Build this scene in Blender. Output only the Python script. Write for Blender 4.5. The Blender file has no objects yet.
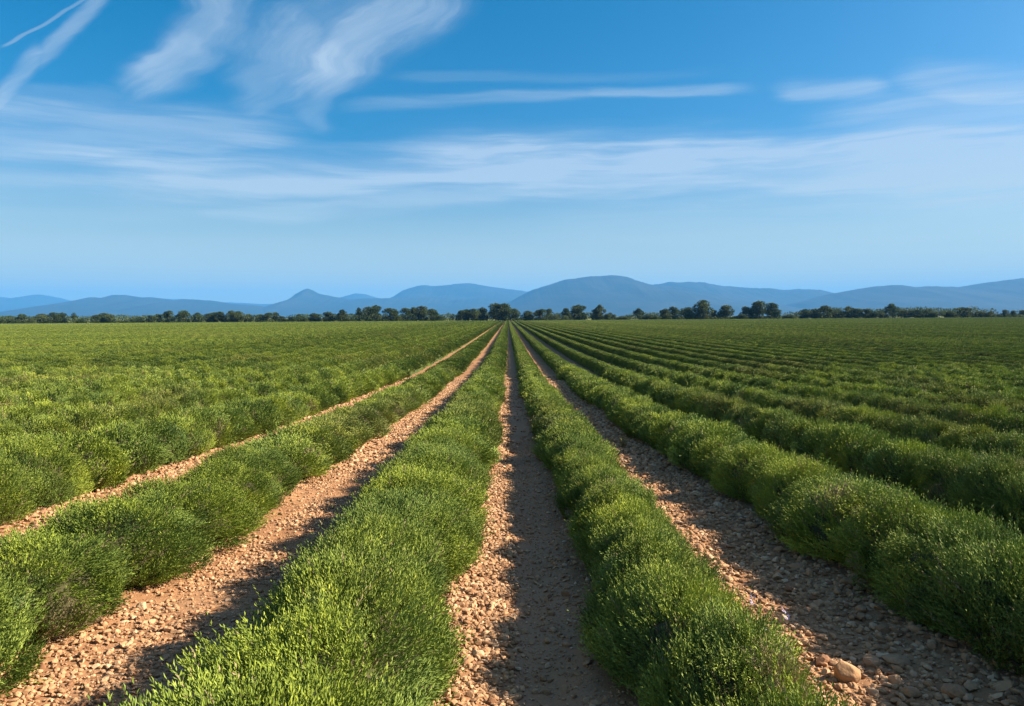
import bpy, math, random
import numpy as np
from mathutils import Vector, Matrix

# ------------------------------------------------------------------ camera, sky, sun, exposure
SC = bpy.context.scene
COL = SC.collection
FPX = 740.0                      # focal length in pixels at 1024 wide
HZ = 317.0                       # row of the eye level in the photo
PITCH = math.atan((353 - HZ) / FPX)
VPX = 508.0
EYE = 1.6
cam = bpy.data.objects.new('camera', bpy.data.cameras.new('camera'))
COL.objects.link(cam)
cam.data.sensor_width = 36
cam.data.lens = FPX / 1024 * 36
cam.data.clip_start = 0.05
cam.data.clip_end = 150000
YAW = -math.atan((512 - VPX) / FPX)
cam.location = (0, 0, EYE)
cam.rotation_euler = (Matrix.Rotation(YAW, 3, 'Z') @ Matrix.Rotation(math.pi / 2 - PITCH, 3, 'X') @ Matrix.Rotation(math.radians(-0.15), 3, 'Z')).to_euler()
SC.camera = cam

def pix_dir(px, py):
    d = Vector(((px - 512) / FPX, (353 - py) / FPX, -1))
    d = Matrix.Rotation(YAW, 3, 'Z') @ Matrix.Rotation(math.pi / 2 - PITCH, 3, 'X') @ Matrix.Rotation(math.radians(-0.15), 3, 'Z') @ d
    return d.normalized()

SUN_EL, SUN_AZ = math.radians(31), math.radians(86)      # azimuth clockwise from +Y (straight ahead) towards +X
SUN_DIR = Vector((math.sin(SUN_AZ) * math.cos(SUN_EL), math.cos(SUN_AZ) * math.cos(SUN_EL), math.sin(SUN_EL)))
sun = bpy.data.objects.new('sun', bpy.data.lights.new('sun', 'SUN'))
COL.objects.link(sun)
sun.data.energy = 5.0
sun.data.angle = math.radians(0.5)
sun.data.color = (1.0, 0.84, 0.62)
sun.rotation_euler = SUN_DIR.to_track_quat('Z', 'Y').to_euler()

SC.view_settings.view_transform = 'Standard'
SC.view_settings.look = 'None'
SC.view_settings.exposure = 1.8
SC.view_settings.gamma = 1
SC.view_settings.use_curve_mapping = False
SC.render.engine = 'CYCLES'
SC.cycles.use_denoising = True
SC.cycles.max_bounces = 6
SC.cycles.diffuse_bounces = 2
SC.cycles.glossy_bounces = 1
SC.cycles.transmission_bounces = 2
SC.cycles.volume_bounces = 0
SC.cycles.sample_clamp_indirect = 4
SC.cycles.use_adaptive_sampling = False

W = bpy.data.worlds.new('World')
SC.world = W
W.use_nodes = True
NT = W.node_tree
NT.nodes.clear()

class G:
    """small node-graph helper"""
    def __init__(s, nt): s.nt = nt
    def n(s, t, **kw):
        o = s.nt.nodes.new(t)
        for k, v in kw.items(): setattr(o, k, v)
        return o
    def put(s, sock, v):
        if isinstance(v, bpy.types.NodeSocket): s.nt.links.new(v, sock)
        else: sock.default_value = v
    def m(s, op, a, b=None, c=None, clamp=False):
        o = s.n('ShaderNodeMath', operation=op, use_clamp=clamp)
        s.put(o.inputs[0], a)
        if b is not None: s.put(o.inputs[1], b)
        if c is not None: s.put(o.inputs[2], c)
        return o.outputs[0]
    def mix(s, f, a, b, t='RGBA', blend='MIX'):
        o = s.n('ShaderNodeMix', data_type=t, blend_type=blend) if t == 'RGBA' else s.n('ShaderNodeMix', data_type=t)
        i = {'RGBA': (6, 7, 2), 'FLOAT': (2, 3, 0)}[t]
        s.put(o.inputs[0], f); s.put(o.inputs[i[0]], a); s.put(o.inputs[i[1]], b)
        return o.outputs[i[2]]
    def noise(s, vec, scale, detail=3, rough=0.5, dist=0.0):
        o = s.n('ShaderNodeTexNoise')
        s.put(o.inputs['Vector'], vec); o.inputs['Scale'].default_value = scale
        o.inputs['Detail'].default_value = detail; o.inputs['Roughness'].default_value = rough
        o.inputs['Distortion'].default_value = dist
        return o.outputs[0]
    def mapping(s, vec, loc=(0, 0, 0), rot=(0, 0, 0), sc=(1, 1, 1)):
        o = s.n('ShaderNodeMapping')
        s.put(o.inputs['Vector'], vec)
        o.inputs['Location'].default_value = loc; o.inputs['Rotation'].default_value = rot; o.inputs['Scale'].default_value = sc
        return o.outputs[0]
    def ramp(s, f, stops):
        o = s.n('ShaderNodeValToRGB')
        s.put(o.inputs[0], f)
        e = o.color_ramp.elements
        e[0].position, e[0].color = stops[0][0], (*stops[0][1], 1)
        e[1].position, e[1].color = stops[-1][0], (*stops[-1][1], 1)
        for p, c in stops[1:-1]:
            q = e.new(p); q.color = (*c, 1)
        return o.outputs[0]
    def smooth(s, v, a, b, lo=0.0, hi=1.0):
        o = s.n('ShaderNodeMapRange', interpolation_type='SMOOTHSTEP')
        s.put(o.inputs[0], v); o.inputs[1].default_value = a; o.inputs[2].default_value = b
        o.inputs[3].default_value = lo; o.inputs[4].default_value = hi
        return o.outputs[0]

SKY_STRENGTH = 0.05
def build_world():
    g = G(NT)
    sky = g.n('ShaderNodeTexSky', sky_type='NISHITA', sun_disc=False)
    sky.sun_elevation = SUN_EL
    sky.sun_rotation = SUN_AZ
    sky.air_density = 1.0; sky.dust_density = 2.6; sky.ozone_density = 5.0; sky.altitude = 500
    hs = g.n('ShaderNodeHueSaturation')
    hs.inputs['Hue'].default_value = 0.488; hs.inputs['Saturation'].default_value = 1.4; hs.inputs['Value'].default_value = 0.84
    NT.links.new(sky.outputs[0], hs.inputs['Color'])
    # direction -> azimuth / elevation (radians); thin high cirrus lies in fixed directions, as clouds far away do
    tc = g.n('ShaderNodeTexCoord')
    sx = g.n('ShaderNodeSeparateXYZ'); NT.links.new(tc.outputs['Generated'], sx.inputs[0])
    az = g.m('ARCTAN2', sx.outputs[0], sx.outputs[1])
    el = g.m('ARCSINE', sx.outputs[2])
    cb = g.n('ShaderNodeCombineXYZ'); g.put(cb.inputs[0], az); g.put(cb.inputs[1], el)
    P = cb.outputs[0]
    # warp
    w1 = g.n('ShaderNodeTexNoise'); g.put(w1.inputs['Vector'], g.mapping(P, sc=(1.2, 5, 1))); w1.inputs['Scale'].default_value = 3.0; w1.inputs['Detail'].default_value = 3
    vm = g.n('ShaderNodeVectorMath', operation='SUBTRACT'); NT.links.new(w1.outputs['Color'], vm.inputs[0]); vm.inputs[1].default_value = (.5, .5, .5)
    vs = g.n('ShaderNodeVectorMath', operation='MULTIPLY'); NT.links.new(vm.outputs[0], vs.inputs[0]); vs.inputs[1].default_value = (.10, .030, 0)
    va = g.n('ShaderNodeVectorMath', operation='ADD'); NT.links.new(P, va.inputs[0]); NT.links.new(vs.outputs[0], va.inputs[1])
    PW = va.outputs[0]
    # streaky textures: along the horizon, and along the slanting wisps
    nh = g.noise(g.mapping(PW, rot=(0, 0, math.radians(-3)), sc=(2.2, 26, 1)), 1.6, 6, .58)
    nh = g.smooth(nh, .30, .74)
    nd = g.noise(g.mapping(g.mapping(PW, rot=(0, 0, math.radians(-36))), sc=(3.5, 15, 1)), 1.6, 6, .6)
    nd = g.smooth(nd, .25, .72)
    nf = g.noise(g.mapping(g.mapping(PW, rot=(0, 0, math.radians(-36))), sc=(4, 9, 1)), 2.2, 8, .68)
    nf = g.m('MULTIPLY_ADD', g.smooth(nf, .28, .72), .45, g.m('MULTIPLY', nd, .55))
    ws = g.n('ShaderNodeVectorMath', operation='MULTIPLY'); NT.links.new(vm.outputs[0], ws.inputs[0]); ws.inputs[1].default_value = (.03, .02, 0)
    wa = g.n('ShaderNodeVectorMath', operation='ADD'); NT.links.new(P, wa.inputs[0]); NT.links.new(ws.outputs[0], wa.inputs[1])
    PT = wa.outputs[0]
    nd2 = g.smooth(g.noise(g.mapping(g.mapping(PW, rot=(0, 0, math.radians(-40))), sc=(3, 34, 1)), 1.8, 6, .62), .28, .72)
    nf = g.m('MULTIPLY', nf, g.m('MULTIPLY_ADD', nd2, .7, .5))
    nh2 = g.smooth(g.noise(g.mapping(PW, rot=(0, 0, math.radians(-4)), sc=(1.2, 60, 1)), 2.0, 7, .62), .3, .7)
    nh = g.m('MULTIPLY', nh, g.m('MULTIPLY_ADD', nh2, .5, .68))
    def aim(px, py):
        d = pix_dir(px, py)
        return math.atan2(d.x, d.y), math.asin(d.z)
    def streak(x0, y0, x1, y1, wpx, s, tex, P_=PW, lo=.62, hi=1.0, taper=.5, k=.55):
        a0, e0 = aim(x0, y0); a1, e1 = aim(x1, y1)
        cx, cy = (a0 + a1) / 2, (e0 + e1) / 2
        L = math.hypot(a1 - a0, e1 - e0) / 2; th = math.atan2(e1 - e0, a1 - a0); wd = wpx / FPX / 2
        # rotate into the streak's own axes by hand: location first
        v = g.mapping(P_, loc=(-cx, -cy, 0))
        v = g.mapping(v, rot=(0, 0, -th))
        v = g.mapping(v, sc=(1 / L, 1 / wd, 1))
        sp = g.n('ShaderNodeSeparateXYZ'); g.put(sp.inputs[0], v)
        fx = g.smooth(g.m('ABSOLUTE', sp.outputs[0]), taper, 1.15, 1, 0)
        fy = g.smooth(g.m('ABSOLUTE', sp.outputs[1]), 0.0, 1.25, 1, 0)
        f = g.m('MULTIPLY', fx, fy)
        f = g.smooth(g.m('MULTIPLY', f, g.m('MULTIPLY_ADD', tex, k * 1.6, 1 - k * .7)), .03, .95)
        t = g.m('MULTIPLY_ADD', tex, hi - lo, lo)
        return g.m('MULTIPLY', g.m('MULTIPLY', f, t), s)
    S = [
        # aircraft trails upper left
        (-50, 158, 42, 48, 17, .44, nd2, PT, .7, 1.0, .75, .35), (34, 66, 124, -34, 16, .44, nd2, PT, .7, 1.0, .75, .35),
        (4, 48, 90, -8, 3.5, .32, nd, PT, .8, 1.0, .8, .2),
        # slanting wisps
        (128, 98, 270, -44, 58, .44, nf), (140, 78, 205, 40, 52, .30, nf), (215, 50, 275, -40, 40, .22, nf),
        (225, 100, 330, 20, 84, .34, nf), (270, 98, 480, -50, 74, .44, nf), (250, 70, 440, -30, 110, .26, nf), (305, 130, 345, 40, 44, .30, nf),
        # bands along the horizon
        (-260, 118, 330, 124, 60, .44, nh), (-100, 96, 160, 92, 26, .16, nh), (20, 172, 640, 150, 64, .62, nh), (-300, 165, 250, 170, 60, .30, nh),
        (-60, 176, 640, 165, 18, .34, nh), (520, 150, 1500, 150, 50, .40, nh), (560, 172, 1400, 160, 16, .26, nh), (380, 158, 1300, 138, 84, .58, nh), (620, 152, 1400, 150, 76, .44, nh),
        (180, 214, 560, 190, 30, .46, nh), (500, 192, 720, 158, 32, .50, nh), (-200, 216, 260, 212, 26, .18, nh),
        (330, 104, 600, 92, 18, .26, nh), (560, 92, 770, 85, 15, .36, nh), (770, 88, 905, 85, 24, .40, nh), (890, 80, 1200, 76, 40, .36, nh),
        (930, 100, 1120, 92, 14, .46, nh), (800, 118, 1300, 104, 64, .42, nh),
        (620, 200, 1300, 188, 30, .22, nh), (480, 222, 1500, 214, 60, .22, nh), (-400, 262, 420, 262, 70, .12, nh),
        (360, 250, 1300, 270, 60, .14, nh),
        (360, 75, 720, 68, 14, .10, nh), (-800, 60, -300, 30, 120, .5, nh), (1100, 40, 1700, 90, 120, .5, nh),
    ]
    tot = None
    for s_ in S:
        if s_[6] is nh: s_ = (*s_[:5], s_[5] * 1.2, *s_[6:])
        v = streak(*s_)
        tot = v if tot is None else g.m('MAXIMUM', g.m('MULTIPLY_ADD', v, .55, tot), v)
    # cap the streak mask and fade it out at the horizon
    mask = g.m('MINIMUM', tot, .78)
    mask = g.m('MULTIPLY', mask, g.smooth(el, 0.0, .03))
    # unseen white veil added overhead and behind, as neutral fill for the shadows
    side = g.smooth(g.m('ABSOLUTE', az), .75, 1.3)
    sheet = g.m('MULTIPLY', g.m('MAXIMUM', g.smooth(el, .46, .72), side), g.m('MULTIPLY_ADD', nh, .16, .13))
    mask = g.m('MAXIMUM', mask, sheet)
    low = g.smooth(el, .0, .22, .85, 0)       # pale band painted into the sky to brighten the horizon
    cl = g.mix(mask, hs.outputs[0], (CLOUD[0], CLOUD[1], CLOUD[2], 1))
    cl = g.mix(low, cl, (4.6, 5.0, 3.9, 1))
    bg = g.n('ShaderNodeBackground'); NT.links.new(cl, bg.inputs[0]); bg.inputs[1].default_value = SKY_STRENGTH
    out = g.n('ShaderNodeOutputWorld'); NT.links.new(bg.outputs[0], out.inputs[0])
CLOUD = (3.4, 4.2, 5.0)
build_world()

# ------------------------------------------------------------------ helpers
rng = np.random.default_rng(7)
random.seed(7)

def tag(o, label=None, cat=None, group=None, kind=None):
    if label: o['label'] = label
    if cat: o['category'] = cat
    if group: o['group'] = group
    if kind: o['kind'] = kind
    return o

def mesh_from(name, verts, faces, mats=(), mat_idx=None, smooth=False, tint=None):
    """verts (N,3); faces: list of (M,k) integer arrays"""
    me = bpy.data.meshes.new(name)
    verts = np.asarray(verts, dtype=np.float32)
    me.vertices.add(len(verts)); me.vertices.foreach_set('co', verts.ravel())
    loops = np.concatenate([f.ravel() for f in faces]).astype(np.int32)
    sizes = np.concatenate([np.full(len(f), f.shape[1]) for f in faces]).astype(np.int32)
    starts = np.concatenate([[0], np.cumsum(sizes)[:-1]]).astype(np.int32)
    me.loops.add(len(loops)); me.loops.foreach_set('vertex_index', loops)
    me.polygons.add(len(sizes)); me.polygons.foreach_set('loop_start', starts); me.polygons.foreach_set('loop_total', sizes)
    for m in mats: me.materials.append(m)
    if mat_idx is not None: me.polygons.foreach_set('material_index', np.asarray(mat_idx, dtype=np.int32))
    me.polygons.foreach_set('use_smooth', np.full(len(sizes), bool(smooth)) if not hasattr(smooth, '__len__') else smooth)
    if tint is not None:
        a = me.attributes.new('tint', 'FLOAT', 'POINT'); a.data.foreach_set('value', np.asarray(tint, dtype=np.float32))
    me.update(calc_edges=True)
    return me

def link(name, me, parent=None, loc=(0, 0, 0)):
    o = bpy.data.objects.new(name, me); COL.objects.link(o)
    o.location = loc
    if parent: o.parent = parent
    return o

def empty(name, loc):
    o = bpy.data.objects.new(name, None); COL.objects.link(o); o.location = loc
    o.empty_display_size = .2
    return o

def unit(a): return a / np.maximum(np.linalg.norm(a, axis=-1, keepdims=True), 1e-9)

_perm = np.random.default_rng(3).random((256, 256))
def vnoise(x, y, seed=0):
    """smooth value noise in [0,1]"""
    x = np.asarray(x, float) + seed * 17.3; y = np.asarray(y, float) + seed * 9.7
    xi = np.floor(x).astype(int); yi = np.floor(y).astype(int)
    fx = x - xi; fy = y - yi; fx = fx * fx * (3 - 2 * fx); fy = fy * fy * (3 - 2 * fy)
    g_ = lambda a, b: _perm[a % 256, b % 256]
    return (g_(xi, yi) * (1 - fx) + g_(xi + 1, yi) * fx) * (1 - fy) + (g_(xi, yi + 1) * (1 - fx) + g_(xi + 1, yi + 1) * fx) * fy
def fbm(x, y, o=4, seed=0):
    s = 0; a = .5
    for k in range(o):
        s = s + a * vnoise(np.asarray(x) * 2 ** k, np.asarray(y) * 2 ** k, seed + k); a *= .5
    return s / (1 - .5 ** o)

# the field dips gently away from the camera, then levels; it rises a touch to the far right
def drop(y):
    y = np.asarray(y, float)
    yy = np.maximum(y, 2.0)
    return 1.1 * (1 - np.exp(-(yy - 3) / 16)) - 0.05
TILT = 9e-6
def tilt(x, y): return TILT * np.clip(x, -700, 700) * np.clip(y, 0, 470)
def gz(x, y): return -drop(y) + tilt(x, y)

ROWS_R = [.80, 2.48, 4.08, 5.70] + [5.70 + 1.66 * k for k in range(1, 15)]
ROWS_L = [-.66, -2.66, -4.62, -6.42] + [-6.42 - 1.78 * k for k in range(1, 10)]
ALLX = np.array(sorted(ROWS_R + ROWS_L))

# ------------------------------------------------------------------ materials
def new_mat(name):
    m = bpy.data.materials.new(name); m.use_nodes = True; m.node_tree.nodes.clear()
    return m, G(m.node_tree)
def finish(g, shader, disp=None):
    o = g.n('ShaderNodeOutputMaterial'); g.nt.links.new(shader, o.inputs[0])
def principled(g, col, rough=.8, spec=.3, normal=None):
    p = g.n('ShaderNodeBsdfPrincipled')
    g.put(p.inputs['Base Color'], col); g.put(p.inputs['Roughness'], rough); p.inputs['Specular IOR Level'].default_value = spec
    if normal is not None: g.put(p.inputs['Normal'], normal)
    return p.outputs[0]
def bump(g, h, strength, dist):
    b = g.n('ShaderNodeBump'); g.put(b.inputs['Height'], h); b.inputs['Strength'].default_value = strength; b.inputs['Distance'].default_value = dist
    return b.outputs[0]
def attr(g, name):
    a = g.n('ShaderNodeAttribute', attribute_name=name, attribute_type='GEOMETRY'); return a.outputs['Fac']

def foliage_mat(name, dark, mid, lime, olive, transl=.05, sc=1.0):
    m, g = new_mat(name)
    geo = g.n('ShaderNodeNewGeometry').outputs['Position']
    n1 = g.noise(geo, 1.1 * sc, 3, .55)
    n2 = g.noise(geo, 4.5 * sc, 2, .5)
    n3 = g.noise(g.mapping(geo, loc=(31, 7, 0), sc=(.35 * sc, .12 * sc, 1)), 1, 2, .5)
    t = attr(g, 'tint')
    c = g.mix(g.smooth(n1, .36, .66), (*mid, 1), (*lime, 1))
    c = g.mix(g.smooth(n2, .58, .72, 0, .6), c, (*dark, 1))
    c = g.mix(g.smooth(n3, .50, .72, 0, .5), c, (*olive, 1))
    hs = g.n('ShaderNodeHueSaturation')
    g.put(hs.inputs['Color'], c)
    tl = g.m('MINIMUM', t, 1.0)
    oi = g.n('ShaderNodeObjectInfo').outputs['Random']
    tl = g.m('MULTIPLY_ADD', g.m('SUBTRACT', oi, .5), .28, tl)
    g.put(hs.inputs['Value'], g.m('MULTIPLY_ADD', tl, 1.0, .50))
    g.put(hs.inputs['Hue'], g.m('MULTIPLY_ADD', tl, -.04, .515))
    c = g.mix(g.smooth(t, 1.4, 1.6), hs.outputs[0], (.25, .205, .115, 1))
    p = principled(g, c, .65, .15)
    tr = g.n('ShaderNodeBsdfTranslucent'); g.put(tr.inputs[0], c)
    mx = g.n('ShaderNodeMixShader'); mx.inputs[0].default_value = transl
    g.nt.links.new(p, mx.inputs[1]); g.nt.links.new(tr.outputs[0], mx.inputs[2])
    finish(g, mx.outputs[0])
    return m
LEAF = foliage_mat('lavender_leaf', (.080, .140, .055), (.138, .206, .044), (.220, .288, .040), (.190, .190, .065))
FARLEAF = foliage_mat('lavender_leaf_far', (.090, .140, .045), (.128, .190, .040), (.190, .250, .038), (.200, .195, .060))
def plain(name, col, rough=.9, var=.3, sc=20, spec=.2, b=.0):
    m, g = new_mat(name)
    geo = g.n('ShaderNodeNewGeometry').outputs['Position']
    n = g.noise(geo, sc, 4, .6)
    c = g.mix(n, tuple(v * (1 - var) for v in col) + (1,), tuple(v * (1 + var) for v in col) + (1,))
    finish(g, principled(g, c, rough, spec, bump(g, n, b, .01) if b else None))
    return m
BLOCK_CORE = plain('lavender_blocking_core', (.050, .048, .022), .9, .4, 60)
BLOOM = plain('lavender_bloom', (.38, .34, .50), .7, .25, 200)
BARK = plain('tree_bark', (.09, .065, .045), .9, .3, 4)
DRY = plain('dry_weed', (.20, .19, .09), .85, .3, 50)

def soil_mat():
    m, g = new_mat('stony_soil')
    geo = g.n('ShaderNodeNewGeometry').outputs['Position']
    sp = g.n('ShaderNodeSeparateXYZ'); g.put(sp.inputs[0], geo)
    big = g.noise(geo, .9, 4, .6)
    fine = g.noise(geo, 34, 5, .65)
    c = g.mix(g.smooth(big, .35, .65), (.25, .128, .064, 1), (.32, .178, .095, 1))
    c = g.mix(g.smooth(fine, .35, .70, 0, .55), c, (.17, .085, .042, 1))
    # embedded pebbles
    def pebbles(scale, thr):
        v = g.n('ShaderNodeTexVoronoi', feature='F1'); g.put(v.inputs['Vector'], geo); v.inputs['Scale'].default_value = scale; v.inputs['Randomness'].default_value = 1
        w = g.n('ShaderNodeSeparateColor'); g.put(w.inputs[0], v.outputs['Color'])
        d = v.outputs['Distance']
        sz = g.m('MULTIPLY_ADD', w.outputs[0], .25, thr)
        h = g.m('SUBTRACT', sz, d)
        msk = g.smooth(h, 0, .10)
        return msk, h, w.outputs[1], w.outputs[2]
    m1, h1, r1, q1 = pebbles(30, .12)
    m2, h2, r2, q2 = pebbles(62, .14)
    pc = lambda r: g.ramp(r, [(0, (.22, .115, .06)), (.35, (.34, .20, .11)), (.7, (.41, .27, .16)), (1, (.52, .40, .28))])
    c = g.mix(g.m('MULTIPLY', m2, .7), c, pc(r2))
    c = g.mix(g.m('MULTIPLY', m1, .85), c, pc(r1))
    hsum = g.m('ADD', g.m('MULTIPLY', g.m('MAXIMUM', h1, 0), 1.0), g.m('MULTIPLY', g.m('MAXIMUM', h2, 0), .5))
    hsum = g.m('MULTIPLY_ADD', fine, .18, hsum)
    # a dusty wheel track in the middle lane, finer and paler
    tr = g.m('MULTIPLY', g.smooth(g.m('ABSOLUTE', g.m('SUBTRACT', sp.outputs[0], .17)), .12, .30, 1, 0), .7)
    c = g.mix(tr, c, g.mix(big, (.29, .165, .10, 1), (.35, .205, .13, 1)))
    # green fields beyond the tree line
    far = g.smooth(sp.outputs[1], 452, 470)
    c = g.mix(far, c, g.mix(g.noise(geo, .002, 3, .6), (.07, .11, .03, 1), (.16, .16, .06, 1)))
    b = g.n('ShaderNodeBump'); g.put(b.inputs['Height'], hsum); g.put(b.inputs['Strength'], g.m('MULTIPLY_ADD', tr, -.3, .95)); b.inputs['Distance'].default_value = .03
    finish(g, principled(g, c, .92, .15, b.outputs[0]))
    return m
SOIL = soil_mat()
def stone_mat():
    m, g = new_mat('field_stone')
    geo = g.n('ShaderNodeNewGeometry').outputs['Position']
    t = attr(g, 'tint')
    c = g.ramp(t, [(0, (.17, .082, .042)), (.35, (.31, .178, .095)), (.7, (.41, .255, .145)), (1, (.54, .38, .25))])
    n = g.noise(geo, 60, 4, .6)
    c = g.mix(g.smooth(n, .3, .7, 0, .35), c, (.28, .15, .085, 1))
    finish(g, principled(g, c, .85, .25, bump(g, n, .4, .006)))
    return m
STONE = stone_mat()
def big_stone(name, a, b_):
    m, g = new_mat(name)
    geo = g.n('ShaderNodeNewGeometry').outputs['Position']
    n = g.noise(geo, 22, 6, .65); n2 = g.noise(geo, 120, 3, .6)
    c = g.mix(g.smooth(n, .35, .65), (*a, 1), (*b_, 1))
    h = g.m('MULTIPLY_ADD', n2, .4, n)
    finish(g, principled(g, c, .85, .25, bump(g, h, .6, .01)))
    return m
ST_TAN = big_stone('tan_stone', (.42, .25, .13), (.30, .17, .09))
ST_PALE = big_stone('pale_stone', (.52, .38, .25), (.40, .27, .16))
ST_GREY = big_stone('grey_stone', (.36, .22, .12), (.24, .14, .08))

# ------------------------------------------------------------------ ground
def axis(fine_lo, fine_hi, step, out):
    a = list(np.arange(fine_lo, fine_hi, step))
    v, s = fine_hi, step
    while v < out: a.append(v); s *= 1.22; v += s
    a.append(out)
    return np.array(a)
def row_field(x, y):
    """0 in the lanes, 1 under the bushes"""
    d = np.min(np.abs(np.asarray(x)[..., None] - ALLX[None]), axis=-1) if np.ndim(x) == 1 else None
    return d
def build_ground():
    xr = axis(0, 4.2, .03, 35000); xs = np.concatenate([-xr[::-1][:-1], xr])
    ya = np.concatenate([[-9000, -6000, -2000, -600, -200, -60, -20, -6, -2, 0, .8, 1.4], axis(1.8, 9, .035, 25800)])
    X, Y = np.meshgrid(xs, ya)
    Z = gz(X, Y)
    near = np.clip((28 - np.hypot(X, Y)) / 12, 0, 1) * np.clip((Y + 4) / 4, 0, 1)
    bumps = (fbm(X * 1.6, Y * 1.1, 4, 5) - .5) * .05 + (fbm(X * 12, Y * 12, 3, 2) - .5) * .030
    d = np.min(np.abs(xs[:, None] - ALLX[None]), axis=1)
    ridge = .06 * np.clip(1 - d / .75, 0, 1)            # soil heaped slightly towards the plants
    groove = -.02 * np.exp(-((xs - .17) / .14) ** 2)
    Z = Z + (bumps + ridge[None] + groove[None]) * near
    V = np.stack([X, Y, Z], -1).reshape(-1, 3)
    nx, ny = len(xs), len(ya)
    i = np.arange(nx - 1)[None] + nx * np.arange(ny - 1)[:, None]
    F = np.stack([i, i + 1, i + nx + 1, i + nx], -1).reshape(-1, 4)
    me = mesh_from('ground', V, [F], [SOIL], smooth=True)
    tag(link('ground', me), kind='structure')
    return xs, ya, Z
GXS, GYS, GZZ = build_ground()
def gsurf(x, y):
    """height of the built ground sheet"""
    x = np.asarray(x, float); y = np.asarray(y, float)
    i = np.clip(np.searchsorted(GXS, x) - 1, 0, len(GXS) - 2); j = np.clip(np.searchsorted(GYS, y) - 1, 0, len(GYS) - 2)
    fx = (x - GXS[i]) / (GXS[i + 1] - GXS[i]); fy = (y - GYS[j]) / (GYS[j + 1] - GYS[j])
    return (GZZ[j, i] * (1 - fx) + GZZ[j, i + 1] * fx) * (1 - fy) + (GZZ[j + 1, i] * (1 - fx) + GZZ[j + 1, i + 1] * fx) * fy

# ------------------------------------------------------------------ hills
def ROCK(name, a, b_):
    m, g = new_mat(name)
    geo = g.n('ShaderNodeNewGeometry').outputs['Position']
    n = g.noise(geo, .0012, 6, .6); n2 = g.noise(geo, .006, 4, .6)
    c = g.mix(g.smooth(g.m('MULTIPLY_ADD', n2, .4, g.m('MULTIPLY', n, .6)), .42, .6), (*a, 1), (*b_, 1))
    finish(g, principled(g, c, .95, .1))
    return m
HILLM = ROCK('wooded_hillside', (.014, .022, .018), (.026, .031, .024))
def build_range(name, prof, dist, depth, seed, rough=.05):
    """prof: ridge line in photo pixels; built as real terrain at the given distance, foothills towards us, back slope behind"""
    px = np.array([p[0] for p in prof], float); py = np.array([p[1] for p in prof], float)
    n = 420
    xs = np.linspace(px[0], px[-1], n)
    ys = np.interp(xs, px, py)
    k = np.exp(-np.linspace(-3.2, 3.2, 7) ** 2); k /= k.sum()
    ys = np.convolve(np.pad(ys, 3, mode='edge'), k, mode='valid')
    ys += (fbm(xs / 9, xs * 0 + seed, 3, seed) - .5) * 1.1 + (fbm(xs / 2.5, xs * 0 + seed + 5, 3, seed + 2) - .5) * .7
    rows = np.concatenate([np.linspace(-1, 0, 26), np.linspace(0, .8, 9)[1:]])
    V = np.zeros((len(rows), n, 3))
    for i, (a, b_) in enumerate(zip(xs, ys)):
        d = pix_dir(a, b_)
        X0 = d.x / d.y; top = EYE + d.z / d.y * dist
        for j, t in enumerate(rows):
            Yd = dist + t * depth
            if t <= 0:
                f = (1 + t) ** 1.25
            else:
                f = 1 - (t / .8) ** 1.5 * .9
            V[j, i] = (X0 * dist, Yd, top * f)
    X, Y = V[..., 0], V[..., 1]
    taper = np.minimum(1, np.minimum(-rows[:, None] * 4, 1)) * (rows[:, None] < 0)
    # spurs and gullies running down the slope
    spur = (fbm(X / 900 + Y / 4000, Y / 2600, 4, seed + 3) - .5)
    V[..., 2] += spur * taper * V[..., 2] * .55 * np.clip(1 + rows[:, None], 0, 1)
    V[..., 2] = np.maximum(V[..., 2], -3)
    V[0, :, 2] = -3; V[-1, :, 2] = -3
    V = V.reshape(-1, 3)
    nr = len(rows)
    i = np.arange(n - 1)[None] + n * np.arange(nr - 1)[:, None]
    F = np.stack([i, i + 1, i + n + 1, i + n], -1).reshape(-1, 4)
    tag(link(name, mesh_from(name, V, [F], [HILLM], smooth=True)), kind='structure')
build_range('hills', [(470, 319), (490, 309), (505, 304), (515, 299), (530, 291), (545, 286), (565, 279.5), (590, 276.5), (612, 275), (628, 277), (645, 283), (654, 285),
    (668, 286), (690, 289), (730, 296), (780, 305), (860, 319)], 12500, 3500, 1)
build_range('hills', [(600, 319), (630, 294), (655, 284.5), (670, 282), (700, 282), (720, 285.5), (750, 288), (770, 288), (785, 290), (800, 289), (820, 290), (838, 293.5),
    (860, 297), (900, 304), (960, 319)], 14500, 3500, 2)
build_range('hills', [(760, 319), (800, 303), (838, 293), (860, 288.5), (880, 286), (900, 284.5), (915, 287), (935, 286), (960, 287), (980, 284), (1000, 281), (1024, 278),
    (1080, 271), (1180, 268), (1300, 280), (1500, 292), (1800, 310)], 11500, 3500, 4)
build_range('hills', [(20, 319), (55, 315), (68, 310), (78, 303), (90, 297), (100, 298), (106, 298), (113, 295), (125, 295), (140, 297), (160, 298), (172, 301), (183, 299), (200, 300),
    (215, 301), (230, 304), (250, 305), (270, 308), (290, 312), (330, 319)], 13000, 3500, 5)
build_range('hills', [(270, 319), (283, 312), (289, 302), (294, 295), (299, 292), (304, 289.5), (308, 288.5), (312, 291), (318, 293.5), (325, 295), (335, 297), (352, 299.5), (375, 298), (400, 298.5), (430, 297),
    (450, 300), (480, 298), (510, 301), (540, 306), (600, 319)], 14800, 3500, 6)
build_range('hills', [(360, 319), (380, 304), (392, 297), (402, 291), (412, 287), (422, 285), (435, 286), (450, 284.5), (468, 283), (485, 286), (505, 288.5), (525, 291), (545, 295), (600, 305), (700, 319)],
    17500, 4500, 7)
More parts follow.
